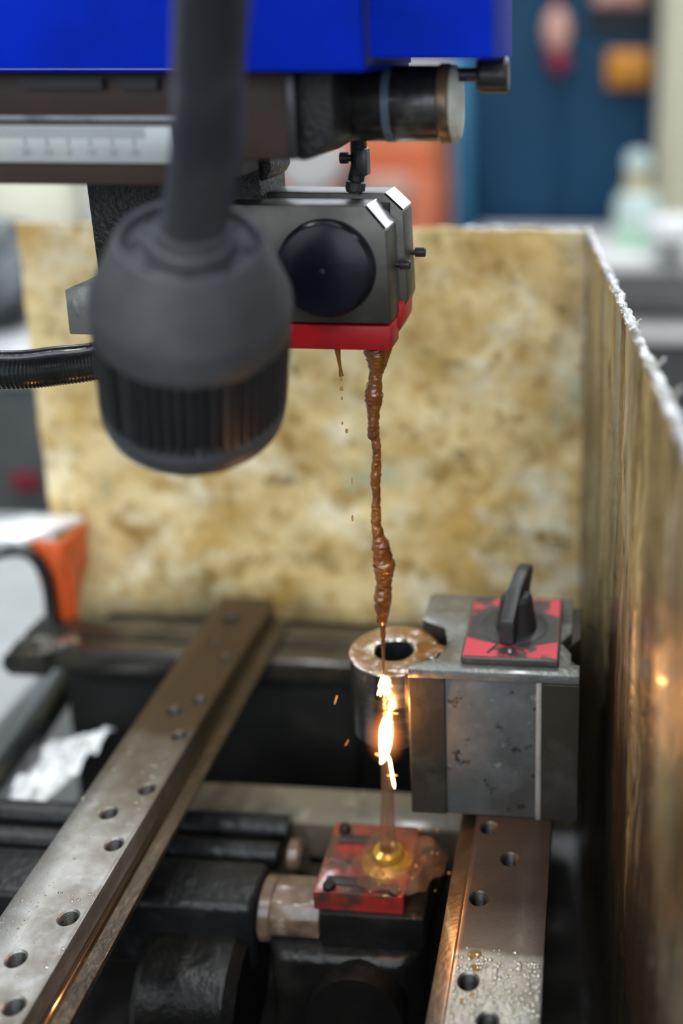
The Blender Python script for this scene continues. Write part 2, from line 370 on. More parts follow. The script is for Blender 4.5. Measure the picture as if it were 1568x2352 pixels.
glaze(wf, wx0, wx1, wz0, wz1, 2570, 6)
# wall behind the camera, with the windows that light the machine from the front
fx0, fx1, fz0, fz1 = -1500, 1500, -60, 1000
wb = B()
wb.box(-2600, 2600, -1360, -1300, FZ, fz0); wb.box(-2600, 2600, -1360, -1300, fz1, CZ)
wb.box(-2600, fx0, -1360, -1300, fz0, fz1); wb.box(fx1, 2600, -1360, -1300, fz0, fz1)
struct('wall_front', wb, M['plaster'], (0, -1330, FZ))
wf = struct('window_2', B().box(fx0, fx1, -1350, -1310, fz0, fz0 + 22).box(fx0, fx1, -1350, -1310, fz1 - 22, fz1)
            .box(fx0, fx0 + 22, -1350, -1310, fz0, fz1).box(fx1 - 22, fx1, -1350, -1310, fz0, fz1), M['frame'], (0, -1330, fz0))
glaze(wf, fx0, fx1, fz0, fz1, -1330, 6)

# ceiling fittings (each with its own light)
def ceiling_light(x, y, label):
    t = thing('ceiling_light', label, 'ceiling light', (x, y, CZ), 'ceiling lights')
    part('housing', B().box(x - 60, x + 60, y - 380, y + 380, CZ - 30, CZ, 4), M['white_paint'], t)
    for dx in (-28, 28):
        part('tube', B().tube([(x + dx, y - 360, CZ - 44), (x + dx, y + 360, CZ - 44)], 10), M['tube_light'], t)
    ld = bpy.data.lights.new('ceiling_lamp', 'AREA'); ld.shape = 'RECTANGLE'; ld.size = .18; ld.size_y = 1.15
    ld.energy = CEIL_POWER; ld.color = (.95, .98, 1.0)
    lo = bpy.data.objects.new('ceiling_lamp', ld); COL.objects.link(lo); lo.parent = t
    lo.location = Vector((0, 0, -62)) * S
for x, y in ((-900, 300), (0, 300), (900, 300), (-900, 1500), (0, 1500), (900, 1500), (-450, -700), (450, -700)):
    ceiling_light(x, y, 'twin tube ceiling light above the workshop')

# ================================================================== splash guard
g = thing('splash_guard', 'crusted ochre splash guard sheet standing around the machine table', 'splash guard', (-3, 500, -424))
def back_fn(u, v):
    x = -288 + u * 285; top = -81 + 1.3 * noise.noise(Vector((x * .05, 3, 0))) + .9 * noise.noise(Vector((x * .2, 8, 0)))
    z = -424 + v * (top + 424)
    y = 500 + 1.6 * noise.noise(Vector((x * .035, z * .035, 1))) + .7 * noise.noise(Vector((x * .14, z * .10, 4)))
    return (x, y, z)
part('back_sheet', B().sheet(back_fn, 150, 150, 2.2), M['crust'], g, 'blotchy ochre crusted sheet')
SD = Vector((.0797, -.9968, 0)); SN = Vector((-.9968, -.0797, 0))
def side_p(t, z, off=0): return Vector((-3, 500, 0)) + SD * t + SN * off + Vector((0, 0, z))
def side_fn(u, v):
    t = u * 385
    top = -80.5 + .8 * noise.noise(Vector((t * .05, 1, 0))) + .8 * noise.noise(Vector((t * .25, 5, 0)))
    z = -424 + v * (top + 424)
    off = 1.5 * noise.noise(Vector((t * .07, z * .012, 2))) + 1.1 * noise.noise(Vector((t * .22, z * .022, 6))) + .6 * abs(noise.noise(Vector((t * .5, z * .06, 9)))) + .3 * noise.noise(Vector((t * .9, z * .3, 4)))
    return side_p(t, z, off)
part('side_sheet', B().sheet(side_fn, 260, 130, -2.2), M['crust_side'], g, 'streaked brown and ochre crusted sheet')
# ragged glossy film folded over the rim
rb = B()
def rim_fn(u, v):
    t = u * 385; a = -.6 + v * (pi + 1.2)
    k = noise.noise(Vector((t * .16, v * 2, 3))); k2 = noise.noise(Vector((t * .5, v * 4, 7)))
    r = 1.5 + .8 * k + .7 * k2
    return side_p(t, -81 + sin(a) * r * 1.1 + (.8 * k2), -1.1 + cos(a) * r * .95)
rb.sheet(rim_fn, 330, 9, .25)
part('rim_film', rb, M['rim_film'], g, 'crumpled glossy film along the side rim')
rb = B()
def brim_fn(u, v):
    x = -62 + u * 60; a = -1.1 + v * (pi + 1.4)
    k = noise.noise(Vector((x * .16, v * 2, 13))); k2 = noise.noise(Vector((x * .5, v * 4, 17)))
    r = 2.0 + .8 * k + .8 * k2
    drop = (3.5 + 4 * noise.noise(Vector((x * .09, 2, 2)))) * max(0, -sin(a)) * (1 if cos(a) > 0 else 0) * 2.6
    return (x, 500.8 - cos(a) * r, -82 + sin(a) * r - drop)
rb.sheet(brim_fn, 110, 9, .25)
part('rim_film', rb, M['rim_film'], g, 'pale film flap along the back rim')
# flakes curling off the rim
for t, h, w in ((190, 3.2, 1.6), (236, 4.2, 2.2), (262, 4.6, 2.4), (150, 2.2, 1.4), (118, 1.8, 1.2)):
    b = B(); q = side_p(t, -80, -1.5)
    b.sheet(lambda u, v, q=q, h=h, w=w: q + SD * ((u - .5) * w * (1 - .7 * v) * 2) + Vector((1.2 * v * v * h * .5, 0, -.8 + v * h)), 4, 6, .3)
    part('flake', b, M['rim_film'], g)

# ================================================================== rails
RT = -266.3
holesL = [(-172.1, 445.9, 4.2), (-172.3, 424.7, 2.4), (-162.9, 412.6, 2.6), (-162.8, 379.8, 2.8), (-171, 371.5, 2.8), (-162.7, 355.8, 2.8),
          (-162.5, 323.8, 2.9), (-170.9, 310.3, 2.9), (-162.1, 295.4, 2.9), (-162.4, 263.3, 3.0), (-170.6, 246.8, 2.9), (-162.5, 231.1, 3.0)]
holesR = [(-32.4, 313.8, 2.8), (-23.9, 299.4, 2.8), (-32.5, 281.5, 2.8), (-32.3, 249.9, 3.0), (-25.2, 237.1, 3.0), (-24, 345, 2.8), (-32.4, 375, 2.8)]
thread_mesh = None
def make_rail(x0, x1, inner, holes, label, y1, mt):
    cx = (x0 + x1) / 2
    t = thing('guide_rail', label, 'rail', (cx, 290, RT - 15))
    top = part('bar', B().box(x0, x1, 120, y1, RT - 9, RT, .5, 2), M[mt], t)
    cb = B()
    for x, y, r in holes: cb.lathe([(r, -8.6), (r, -.6), (r + .55, .0), (r + .55, 1)], (x, y, RT), seg=28)
    cut(top, cb)
    if inner > 0: prof = [(x0 + 2, RT - 15), (x1 + 6.8, RT - 15), (x1 + 6.8, RT - 12.6), (x1 + 1.6, RT - 11.4), (x1 + 1.6, RT - 9), (x0 + 2, RT - 9)]
    else: prof = [(x1 - 2, RT - 15), (x0 - 6.6, RT - 15), (x0 - 6.6, RT - 7.6), (x0 - 1.4, RT - 5.8), (x0 - .05, RT - 5.8), (x0 - .05, RT - 9), (x1 - 2, RT - 9)]
    part('ledge', B().prism(prof, 'y', 120, y1 - 1, .25, 1), M['ledge'], t, 'brown stained lower ledge')
    global thread_mesh
    for x, y, r in holes:
        pr = []
        for k in range(9):
            pr += [(2.9, -.8 - k * .8), (2.5, -1.2 - k * .8)]
        if thread_mesh is None:
            o = part('threaded_hole', B().lathe([(2.9, -8.5)] + pr[::-1] + [(2.9, -.6)], (x, y, RT), seg=24, cap=False), M['thread'], t)
            me = o.data
            for v in me.vertices: v.co -= (Vector((x, y, RT)) - BASE[t]) * S
            thread_mesh = me
            o.location = (Vector((x, y, RT)) - BASE[t]) * S
        else:
            o = bpy.data.objects.new('threaded_hole', thread_mesh); COL.objects.link(o); o.parent = t
            o.location = (Vector((x, y, RT)) - BASE[t]) * S
        k = r / 2.92; o.scale = (k, k, 1)
    part('hole_bottoms', B().box(min(h[0] for h in holes) - 3.4, max(h[0] for h in holes) + 3.4, min(h[1] for h in holes) - 3.4, max(h[1] for h in holes) + 3.4, RT - 8.9, RT - 8.62), M['black_gap'], t)  # black sheet under the holes, painting in the shade inside them
    return t
railL = make_rail(-184.5, -157.2, 1, holesL, 'long grey steel rail with two rows of holes beside dark table box', 467, 'rail')
railR = make_rail(-37.5, -10.2, -1, holesR, 'wet steel rail running under the magnetic block with red dial', 400, 'rail_wet')

M['droplet'] = mat('water_droplet', (.30, .285, .24), rough=.05, metal=.75, coat=1.0)
M['oil_drop'] = mat('oil_droplet', (.55, .34, .10), rough=.05, trans=.7, ior=1.4)
def drops(par, n, x0, x1, y0, y1, rmin, rmax, holes, bias=None):
    b = B(); placed = 0
    while placed < n:
        x = random.uniform(x0, x1); y = random.uniform(y0, y1)
        if bias and random.random() > bias(x, y): continue
        if any((x - h[0]) ** 2 + (y - h[1]) ** 2 < (h[2] + 1) ** 2 for h in holes): continue
        r = rmin + (rmax - rmin) * random.random() ** 3; placed += 1
        b.lathe([(r, 0), (r * .92, r * .28), (r * .6, r * .5), (0, r * .6)], (x, y, RT), seg=7, sx=random.uniform(.8, 1.25))
    return part('droplets', b, M['droplet'], par, 'beads of water', kind='stuff')
drops(railR, 1700, -36.8, -10.9, 215, 262, .22, .85, holesR, lambda x, y: 1 if y < 258 + 2 * noise.noise(Vector((x * .3, 1, 1))) else .1)
drops(railL, 170, -184, -158, 215, 345, .2, .75, holesL, lambda x, y: .35 + .65 * (y < 275))
b = B()
for x, y, r in ((-31.5, 259.5, 1.9), (-30.6, 254.8, 1.5), (-30.9, 245.3, .9), (-33, 243, 1.0)):
    b.lathe([(r, 0), (r * .9, .18), (r * .5, .3), (0, .34)], (x, y, RT), seg=16, sx=1.2)
part('oil_spots', b, M['oil_drop'], railR, 'amber oil spots', kind='stuff')

# ================================================================== table behind: crossbeam, pedestal, bed
t = thing('cross_beam', 'dark oily slotted cross beam under the far ends of both rails', 'beam', (-150, 448, -292))
part('beam_body', B().prism([(436, -292), (436, -283), (437.5, -281.3), (446, -281.3), (446, -285), (449, -285), (449, -281.3), (466, -281.3), (466, -292)], 'x', -281, -12, .5), M['beam_dark'], t)
part('end_plate', B().prism([(-285, -291), (-281, -295), (-262, -295), (-262, -281.5), (-276, -281.5), (-284, -285)], 'y', 433, 452, .8), M['beam_dark'], t)
part('wet_patch', B().lathe([(13, 0), (12.5, .25), (0, .35)], (-262, 442, -281.3), seg=24, sx=1.3,
     ripple=lambda r, h, a, k: r * (.55 + .25 * sin(3 * a) + .12 * sin(7 * a + 1)) if r else 0), M['droplet'], t)
solo('pedestal', B().box(-258, -20, 441, 492, -425, -292.3, 2).box(-246, -190, 438, 441, -400, -300, 1).box(-180, -110, 438, 441, -405, -298, 1), M['bed'], (-140, 465, -425),
     'black recessed table pedestal under the dark cross beam', 'pedestal')
solo('machine_bed', B().sheet(lambda u, v: (-300 + u * 350, 90 + v * 425, -432 + 5 * noise.noise(Vector((u * 9, v * 9, 3))) + 2.5 * noise.noise(Vector((u * 30, v * 30, 5)))), 60, 60, -8).box(-300, 28, 86, 90, -440, -268, .5), M['oily_dark'], (-150, 300, -440),  # upright front wall is unseen, added to shade the space below the rails
     'black sludgy machine bed below the rails', 'machine bed')

# ================================================================== lower arm
t = thing('lower_wire_guide', 'dark oily lower wire arm with round bars passing under the long rail', 'machine arm', (-200, 335, -335))
part('bar', B().tube([(-254, 353, -306), (-118.4, 353, -306)], 5.5, 20), M['oily_grey'], t)
part('bar', B().tube([(-254, 338.5, -306), (-118.4, 338.5, -306)], 5.2, 20), M['oily_grey'], t)
part('arm_block', B().box(-254, -118.4, 306, 330, -330, -300, 3.5, 3), M['oily_grey'], t)
part('curved_boss', B().lathe([(0, -20), (22, -20), (25, -17), (25, 14), (22, 18), (0, 18)], (-139, 308, -338), (1, 0, 0), 28), M['oily_dark'], t)
part('oil_lump', B().ball((-142, 282, -352), 24, 12, 9, 20, .25, 2, 3), M['oily_dark'], t)

t = thing('support_bar', 'pale oily cross bar with round bosses behind the lower nozzle', 'bar', (-110, 375, -345))
part('bar_top', B().prism([(365, -313), (383, -309), (383, -345), (365, -345)], 'x', -172, -44, 1.2), M['bar_pale'], t)
for x in (-150, -107, -66):
    part('boss', B().lathe([(0, -9), (9, -9), (10.5, -8), (10.5, -1), (9.5, 0), (5.5, 0), (5.2, -1.4), (0, -1.4)], (x, 366, -325), (0, -1, .25), 28), M['oily_dark'], t)

t = thing('lower_nozzle_head', 'black lower nozzle head with red plate and brass nozzle under the stream', 'nozzle head', (-75, 322, -400))
part('body', B().prism([(-113, 306), (-108, 298), (-62, 298), (-54, 306), (-52, 345), (-113, 345)], 'z', -400, -312.5, 3, 3), M['oily_dark'], t)
part('plate_seat', B().box(-93, -55, 304, 342, -312.5, -298.4, 1), M['oily_dark'], t)
part('cap', B().lathe([(0, 0), (5.5, 0), (6, .6), (6, 4), (4.5, 5.4), (0, 5.4)], (-114, 338.5, -305), (1, 0, 0), 20), M['tan'], t)
part('sleeve', B().prism([(306 + 0, -312), (306, -305), (309, -300), (316, -298.5), (323, -300), (326, -305), (326, -312)], 'x', -113, -94, .8), M['tan'], t, 'brown wet sleeve')
part('collar', B().lathe([(0, 0), (10, 0), (11.2, .8), (11.2, 4.5), (10, 5.6), (0, 5.6)], (-117.5, 316, -309), (1, 0, 0), 28), M['tan'], t, 'pale tan collar')
part('front_barrel', B().lathe([(0, 0), (15, 0), (17, 2), (17, 13), (0, 13)], (-78, 301, -330), (0, -1, .1), 32), M['oily_dark'], t)
part('red_plate', B().box(-95.5, -62.5, 305.5, 341, -298.4, -290.6, .7), M['red_dirty'], t, 'red plate splashed with fluid')
part('slot_cover', B().box(-92, -75, 309, 313, -290.6, -289.9, .3), M['dark_steel'], t)
part('slot_cover', B().box(-92, -72, 330, 334, -290.6, -289.9, .3), M['dark_steel'], t)
part('brass_nozzle', B().lathe([(3, -290.5), (9.5, -290.5), (9.5, -289), (6, -287.2), (5.4, -284.5), (3.4, -283.6), (2.2, -284.2), (2.2, -290.5)], (-71, 321, 0), (0, 0, 1), 32, loop=True), M['brass'], t, 'yellow brass nozzle ring')
for x, y in ((-90, 308), (-66, 308), (-91, 337)):
    part('bolt', B().lathe([(2.4, -290.6), (2.4, -289.4), (2, -288.8), (0, -288.8)], (x, y, 0), (0, 0, 1), 12), M['oily_dark'], t)

# ================================================================== magnetic block
MX0, MX1, MY0, MY1, MT = -61.2, -1.2, 319.2, 372.0, -207.0
t = thing('magnetic_block', 'grey magnetic holding block with red dial plate standing on a wet steel rail', 'magnetic block', (-31, 345, RT))
pole = [(MX0, MY0), (-48.3, MY0), (-48.3, MY1), (MX0 + 1.5, MY1), (MX0, MY1 - 1.5), (MX0, 352), (-52, 347), (-49.5, 336.6), (-52, 326.3), (MX0, 321.9)]
part('pole', B().prism(pole, 'z', RT, MT - .4, .3, 1), M['magnet_pole'], t, 'dark stained steel pole with groove')
part('core', B().box(-48.3, -14.8, MY0 + .5, MY1 - .5, RT + .2, MT - .8, .4), M['magnet'], t, 'grey speckled middle section')
part('spacer', B().box(-16.2, -14.4, MY0 - .1, MY1, RT, MT - .8, .2), M['spacer'], t, 'pale seam strip')
pole2 = [(-14.4, MY0), (MX1, MY0), (MX1, 330), (-7.5, 340), (MX1, 350), (MX1, MY1), (-14.4, MY1)]
part('pole', B().prism(pole2, 'z', RT, MT - 4, .3, 1), M['magnet_pole'], t, 'dark stained steel pole with groove')
top2 = [(MX0, MY0 - .4), (MX1 - .2, MY0 - .4), (MX1 - .2, 326), (-4.5, 326), (-4.5, 333), (-8.5, 340), (-4.5, 347), (-4.5, MY1), (MX0 + 1.5, MY1), (MX0, MY1 - 1.5), (MX0, 352), (-52, 347), (-49.5, 336.6), (-52, 326.3), (MX0, 321.9)]
part('top_face', B().prism(top2, 'z', MT - 3.4, MT, .35, 2), M['magnet_top'], t, 'wet scraped top face')
dp = part('dial_plate', B().box(-43.2, -8.6, 323.2, 366, MT, MT + 3, .8, 3), M['plate_rim'], t, 'red and black dial plate')
part('printed_face', B().box(-42.4, -9.4, 324, 365.2, MT + 3, MT + 3.12, 0), M['plate_red'], dp, 'worn red print with black centre')
part('centre_band', B().prism([(-42.3, 336), (-36, 333.5), (-30, 332), (-20, 331), (-9.5, 335), (-9.5, 352), (-18, 357), (-33, 358), (-42.3, 351)], 'z', MT + 3.12, MT + 3.18), M['dial_black'], dp, 'black worn centre of the print')
part('dial_ring', B().lathe([(0, 0), (12.6, 0), (12.6, .25), (12, .45), (0, .45)], (-26, 344.5, MT + 3.1), (0, 0, 1), 40), M['dial_black'], dp)
part('pointer', B().prism([(-34.4, 326.2), (-33.6, 325.9), (-30.6, 331.6), (-31.4, 332)], 'z', MT + 3.12, MT + 3.3), M['black_gap'], dp)
lettering('S', 3.0, M['white_ink'], dp, 'dial_mark', (-26.2, 327.6, MT + 3.2), Matrix.Identity(3), .03)
kn = part('knob', B().lathe([(7.6, 0), (7.2, 3), (6.4, 8), (5.8, 12), (4.6, 13.2), (0, 13.2)], (-25, 344, MT + 3.5), (0, 0, 1), 32), M['dial_black'], t, 'black rotary knob')
kz = MT + 3.5
gp = [(-14, .6), (-13.2, 9.6), (-9, 12.2), (-2, 16.6), (3, 17.6), (8, 18.6), (15.5, 17.8), (16.6, 14.8), (12, 9), (7, 2), (3, .6)]
R = Matrix.Translation((-25.2, 344, kz)) @ Matrix.Rotation(RAD(-10), 4, 'Z') @ Matrix.Rotation(0, 4, 'X')
part('grip', B().prism(gp, 'x', -2.6, 2.6, .7, 2, R), M['dial_black'], kn, 'black lever grip')

# ================================================================== workpiece
WX, WY = -70.3, 320.3
CX, CY, CR, CT, CBZ = -69.4, 336.6, 16.2, -211.0, -241.5
wp = thing('workpiece', 'bored steel cylinder held against the magnetic block under the stream', 'workpiece', (CX, CY, CBZ))
part('cylinder', B().lathe([(7.0, CBZ), (CR - .6, CBZ), (CR, CBZ + .6), (CR, CT - .6), (CR - .6, CT), (7.4, CT), (7.0, CT - .4)], (CX, CY, 0), (0, 0, 1), 72, loop=True), M['cylinder'], wp, 'bright turned steel')
part('bore', B().lathe([(6.98, CBZ + 1), (6.98, CT - .5)], (CX, CY, 0), (0, 0, 1), 40, cap=False), M['bore'], wp)
b = B()
def film_fn(u, v):
    a = u * 2 * pi; r = 7.5 + v * (CR - 7.4)
    h = .5 * (1 - (2 * v - 1) ** 4) * (.75 + .6 * noise.noise(Vector((cos(a) * 3, sin(a) * 3, v * 2)))) + .06
    return (CX + r * cos(a), CY + r * sin(a), CT + max(.05, h))
b.sheet(film_fn, 90, 12)
part('fluid_film', b, M['film_fluid'], wp, 'brown and yellow fluid film on top')
part('fluid_spill', B().lathe([(6.5, 0), (6, .35), (3, .55), (0, .6)], (-55.8, 331.5, MT), (0, 0, 1), 24, sx=1.0, ripple=lambda r, h, a, k: r * (.8 + .2 * sin(3 * a + 1))), M['film_fluid'], t, 'fluid puddle on the top face')

# ================================================================== upper head
t = thing('blue_cover', 'glossy blue sheet metal machine cover above the brown slide beam', 'machine cover', (-140, 300, -4))
part('front_panel', B().box(-300, -58.6, 268, 335, -3.6, 120, .2, 2), M['blue'], t)
part('side_panel', B().box(-57.6, -26, 271, 335, -.4, 120, .2, 2), M['blue'], t)
part('seam', B().box(-59.5, -57, 272, 330, -2, 118), M['black_gap'], t)
for x0, x1 in ((-154, -131), (-126, -116)):
    part('slot', B().box(x0, x1, 276, 279, -8.5, -5.5), M['black_gap'], t)

t = thing('slide_beam', 'dark brown slide beam carrying a graduated scale under the blue cover', 'beam', (-180, 305, -35))
part('beam_body', B().box(-300, -103, 278.5, 318, -16, -4.2, .8).box(-300, -103, 277.6, 318, -34.4, -17.4, 1.0), M['brown_beam'], t)
part('track', B().box(-300, -103, 278.6, 316, -17.6, -15.6, .3), M['track'], t)
sc = part('scale_plate', B().box(-300, -113.5, 276.6, 277.7, -28.2, -18.2, .25), M['scale'], t, 'pale metal ruler')
x_num = [-154.5 + 6.13 * k for k in range(6)]          # numbered divisions
b = B()
xr = x_num[5] + 3.0
k = 0
while xr - k * .613 > -210:
    x = xr - k * .613; b.box(x - .13, x + .13, 276.5, 276.62, -21.6, -18.5); k += 1
part('tick_marks', b, M['scale_ink'], sc, kind='stuff')
RX = Matrix.Rotation(RAD(90), 3, 'X')
for k, s_ in enumerate(('20', '10', '0', '10', '20', '30')):
    x = x_num[k]
    part('division_mark', B().box(x - .25, x + .25, 276.5, 276.62, -23.6, -21.6), M['scale_ink'], sc)
    lettering(s_, 2.6, M['scale_ink'], sc, 'numeral', (x, 276.55, -25.4), RX, .03)
part('end_box', B().box(-103, -80.5, 279, 318, -27.2, -3.6, 1), M['brown_beam'], t)
part('end_bracket', B().prism([(-80.6, -3.6), (-80.6, -27.4), (-78, -27.6), (-74.5, -25.5), (-70, -22), (-70, -3.6)], 'y', 281, 318, .8), M['cast'], t, 'black end bracket')
part('edge_strip', B().box(-82, -79.6, 277.8, 281, -27.0, -4, .6), M['black_oxide'], t)

t = thing('motor', 'grimy black cylindrical motor with pale end cap beside the brown beam', 'motor', (-58, 312, -25))
part('barrel', B().lathe([(0, 0), (10.6, 0), (11, .6), (11, 36), (10.6, 36.4), (0, 36.4)], (-79, 312, -13.6), (1, 0, 0), 48, ripple=lambda r, h, a, k: r * (1 + .01 * sin(5 * a))), M['motor'], t)
part('flange', B().box(-78, -73.5, 301, 323, -25, -2.5, 1), M['brass_ring'], t)
part('band', B().lathe([(11, 0), (11.3, .2), (11.3, 2.4), (11, 2.6)], (-61.4, 312, -13.6), (1, 0, 0), 48, loop=True), M['band'], t, 'blue grey band')
part('ring', B().lathe([(9, 0), (11.2, 0), (11.6, .5), (11.6, 3.0), (11, 3.6), (9, 3.6)], (-45.4, 312, -13.6), (1, 0, 0), 48, loop=True), M['brass_ring'], t, 'tarnished brown ring')
part('end_cap', B().lathe([(0, 0), (11, 0), (11.2, .4), (11.2, 1.2), (9.8, 2.4), (0, 2.4)], (-41.8, 312, -13.6), (1, 0, 0), 48), M['endcap'], t, 'pale end cap')
ts = part('thumb_screw', B().lathe([(0, 0), (2, 0), (2, 6.5), (0, 6.5)], (-40, 310, -5.2), (1, 0, 0), 20), M['black_oxide'], t, 'black thumb screw')
part('screw_head', B().lathe([(0, 0), (4.2, 0), (5.2, 1), (5.2, 8.2), (4.5, 9), (0, 9)], (-34, 310, -5.2), (1, 0, 0), 12), M['black_oxide'], ts)

t = thing('hose_fitting', 'small black elbow fitting with side screw above the nozzle block', 'fitting', (-74, 328, -41))
part('stem', B().tube([(-74, 328, -22), (-74, 328, -33), (-75, 328, -37), (-76, 328, -42)], 2.6, 16), M['cast'], t)
part('clamp', B().box(-74.5, -71, 324.8, 331, -36.5, -28, .5), M['black_oxide'], t)
part('side_screw', B().lathe([(0, 0), (1.2, 0), (1.2, 1), (1.9, 1), (1.9, 3.4), (0, 3.4)], (-76.2, 326.6, -31), (-1, 0, 0), 12), M['black_oxide'], t)
part('collar', B().lathe([(0, 0), (3.2, 0), (3.2, 2.4), (2.6, 3), (0, 3)], (-75.6, 328, -41.2), (.15, 0, 1), 16), M['black_oxide'], t)

t = thing('upper_wire_guide', 'black oily cast arm hanging below the brown slide beam', 'machine arm', (-135, 330, -85))
part('column', B().prism([(-160.6, -30), (-159.2, -72), (-104, -72), (-104, -30)], 'y', 320, 348, .6), M['cast'], t)
part('ear', B().prism([(-110, -28), (-101.2, -28), (-100.8, -34.5), (-102.3, -37), (-108.8, -41), (-110, -41.5)], 'y', 322, 344, .4), M['cast'], t)
cbk = part('clamp_block', B().box(-163.8, -112, 306, 332, -85, -70.4, .6, 2), M['chip_block'], t, 'grey chipped clamp block')
for x, z, s in ((-161, -76, 1.0), (-155.3, -75.5, .8)):
    part('chip', B().ball((x, 306.3, z), 1.9 * s, .7, 3.6 * s, 10, .7, 2.2, x), M['chip_block'], cbk)

t = thing('upper_nozzle_head', 'steel nozzle block with black disc and red plate pouring brown fluid', 'nozzle head', (-85, 325, -92))
fprof = [(-112, -43.6), (-68.6, -43.6), (-62.3, -51.2), (-61.6, -80.2), (-112, -80.2)]
part('front_half', B().prism(fprof, 'y', 308.6, 325.2, .45, 2), M['block_steel'], t)
rprof = [(-112, -42.2), (-66.6, -42.2), (-60.4, -48.0), (-59.6, -76.5), (-61, -80.2), (-112, -80.2)]
part('rear_half', B().prism(rprof, 'y', 328.2, 344, .45, 2), M['block_steel'], t)
M['polished'] = mat('polished_chamfer', (.80, .80, .79), rough=.16, metal=1.0, bump=.03, bscale=400)
part('chamfer_face', B().prism([(-68.3, -43.72), (-62.5, -50.7), (-62.44, -50.62), (-68.2, -43.64)], 'y', 309.2, 324.7).tf(Matrix.Translation((.3, 0, .3))), M['polished'], t, 'polished bright chamfer')
part('chamfer_face', B().prism([(-66.3, -42.35), (-60.7, -47.6), (-60.62, -47.5), (-66.2, -42.26)], 'y', 328.7, 343.4).tf(Matrix.Translation((.3, 0, .3))), M['polished'], t, 'polished bright chamfer')
part('core', B().box(-112, -64.5, 325.2, 328.2, -80, -45.2), M['black_gap'], t)
d = part('cover_disc', B().lathe([(0, 0), (15, 0), (15.2, .6), (15, 3.6), (14.2, 5.4), (13.2, 6), (0, 6.2)], (-80.6, 308.6, -62.6), (0, -1, 0), 64), M['disc'], t, 'navy black round cover')
part('pin', B().lathe([(.0, 0), (.9, 0), (.8, .5), (0, .6)], (-80.6, 302.5, -62.6), (0, -1, 0), 16), M['dark_steel'], d)
part('red_plate', B().prism([(-112, -81), (-61.6, -81), (-61.8, -88.8), (-112, -88.8)], 'y', 308.6, 322.5, .4), M['red'], t, 'glossy red plate')
part('red_plate', B().prism([(-112, -77.2), (-60.4, -77.2), (-60.8, -84), (-63, -88.2), (-112, -88.2)], 'y', 323, 342.5, .4), M['red'], t)
part('nozzle_tip', B().lathe([(4.9, -88.6), (4.6, -90), (3.4, -91.3), (0, -91.3)], (-69.3, 320.3, 0), (0, 0, 1), 24), M['black_gap'], t)
for x, y, z, r in ((-60.2, 339.5, -63.2, 1.6), (-62.4, 322.8, -64.2, 1.5)):
    sc_ = part('screw', B().lathe([(0, 0), (r * .62, 0), (r * .62, 2), (0, 2)], (x, y, z), (1, 0, 0), 14), M['dark_steel'], t)
    part('screw_head', B().lathe([(0, 0), (r, 0), (r * 1.05, .3), (r * 1.05, 3), (r * .8, 3.4), (r * .4, 3.4), (r * .4, 2.6), (0, 2.6)], (x + 1.6, y, z), (1, 0, 0), 16), M['dark_steel'], sc_)

# hoses on the left
def bez(pts, n=40):
    out = []
    P = [Vector(p) for p in pts]; P = [P[0] * 2 - P[1]] + P + [P[-1] * 2 - P[-2]]
    m = len(P) - 3
    for i in range(n + 1):
        f = i / n * m; k = min(int(f), m - 1); u = f - k
        a, b_, c, d_ = P[k:k + 4]
        out.append(.5 * ((2 * b_) + (c - a) * u + (2 * a - 5 * b_ + 4 * c - d_) * u * u + (3 * b_ - a - 3 * c + d_) * u ** 3))
    return out
hp = bez([(-120, 322, -96), (-148, 318, -96), (-168, 314, -98.2), (-185, 310, -99.2), (-215, 306, -98), (-260, 304, -92)], 170)
solo('corrugated_hose', B().tube(hp, lambda f, i: 5.2 + (.35 if i % 2 else -.1), 18), M['hose'], (-170, 314, -104),
     'black corrugated hose running out below the clamp block', 'hose')
cp = bez([(-138, 318, -84), (-150, 316, -87.5), (-160, 315, -92), (-172, 312.5, -93.2), (-195, 309, -94), (-260, 305, -88)], 60)
solo('black_cable', B().tube(cp, 2.4, 12), M['hose'], (-165, 314, -96), 'thin black cable lying along the corrugated hose', 'cable')

# ================================================================== fluid
def px_at_wire(px, py, Y=WY):
    """pixel position of the fluid, taken onto the upright plane of the wire"""
    th, yw = RAD(14.52), RAD(4.57)
    fw = Vector((-sin(yw) * cos(th), cos(yw) * cos(th), -sin(th))); r = Vector((cos(yw), sin(yw), 0)); d = fw.cross(r)
    v = fw + r * ((px - PPX) / FPX) + d * ((py - PPY) / FPX)
    return v * (Y / v.y), Y / v.y
prof = [(800, 838, 888), (815, 842, 890), (835, 846, 884), (860, 849, 876), (885, 846, 876), (905, 839, 878), (925, 841, 874), (945, 845, 870), (970, 845, 869), (1000, 846, 870), (1008, 853, 872), (1030, 856, 874),
        (1060, 855, 873), (1090, 851, 874), (1110, 852, 873), (1140, 857, 873), (1165, 853, 873), (1200, 853, 874), (1230, 855, 880), (1250, 856, 892), (1275, 858, 896), (1300, 861, 905), (1315, 863, 900), (1340, 866, 896), (1365, 860, 897), (1385, 862, 896), (1405, 865, 892), (1425, 867, 889), (1434, 873, 884), (1450, 874, 884), (1480, 876, 884), (1520, 878, 883), (1548, 879, 882)]
def interp(y):
    for a, c in zip(prof, prof[1:]):
        if a[0] <= y <= c[0]:
            f = (y - a[0]) / (c[0] - a[0]); return a[1] + (c[1] - a[1]) * f, a[2] + (c[2] - a[2]) * f
    return prof[-1][1:]
pts, rads = [], []
n = 380
for i in range(n + 1):
    y = 800 + (1548 - 800) * i / n; x0, x1 = interp(y)
    c, k = px_at_wire((x0 + x1) / 2, y); pts.append(c); rads.append((x1 - x0) / 2 * k / FPX * 1.12)
b = B().tube(pts, lambda f, i: rads[i], 28)
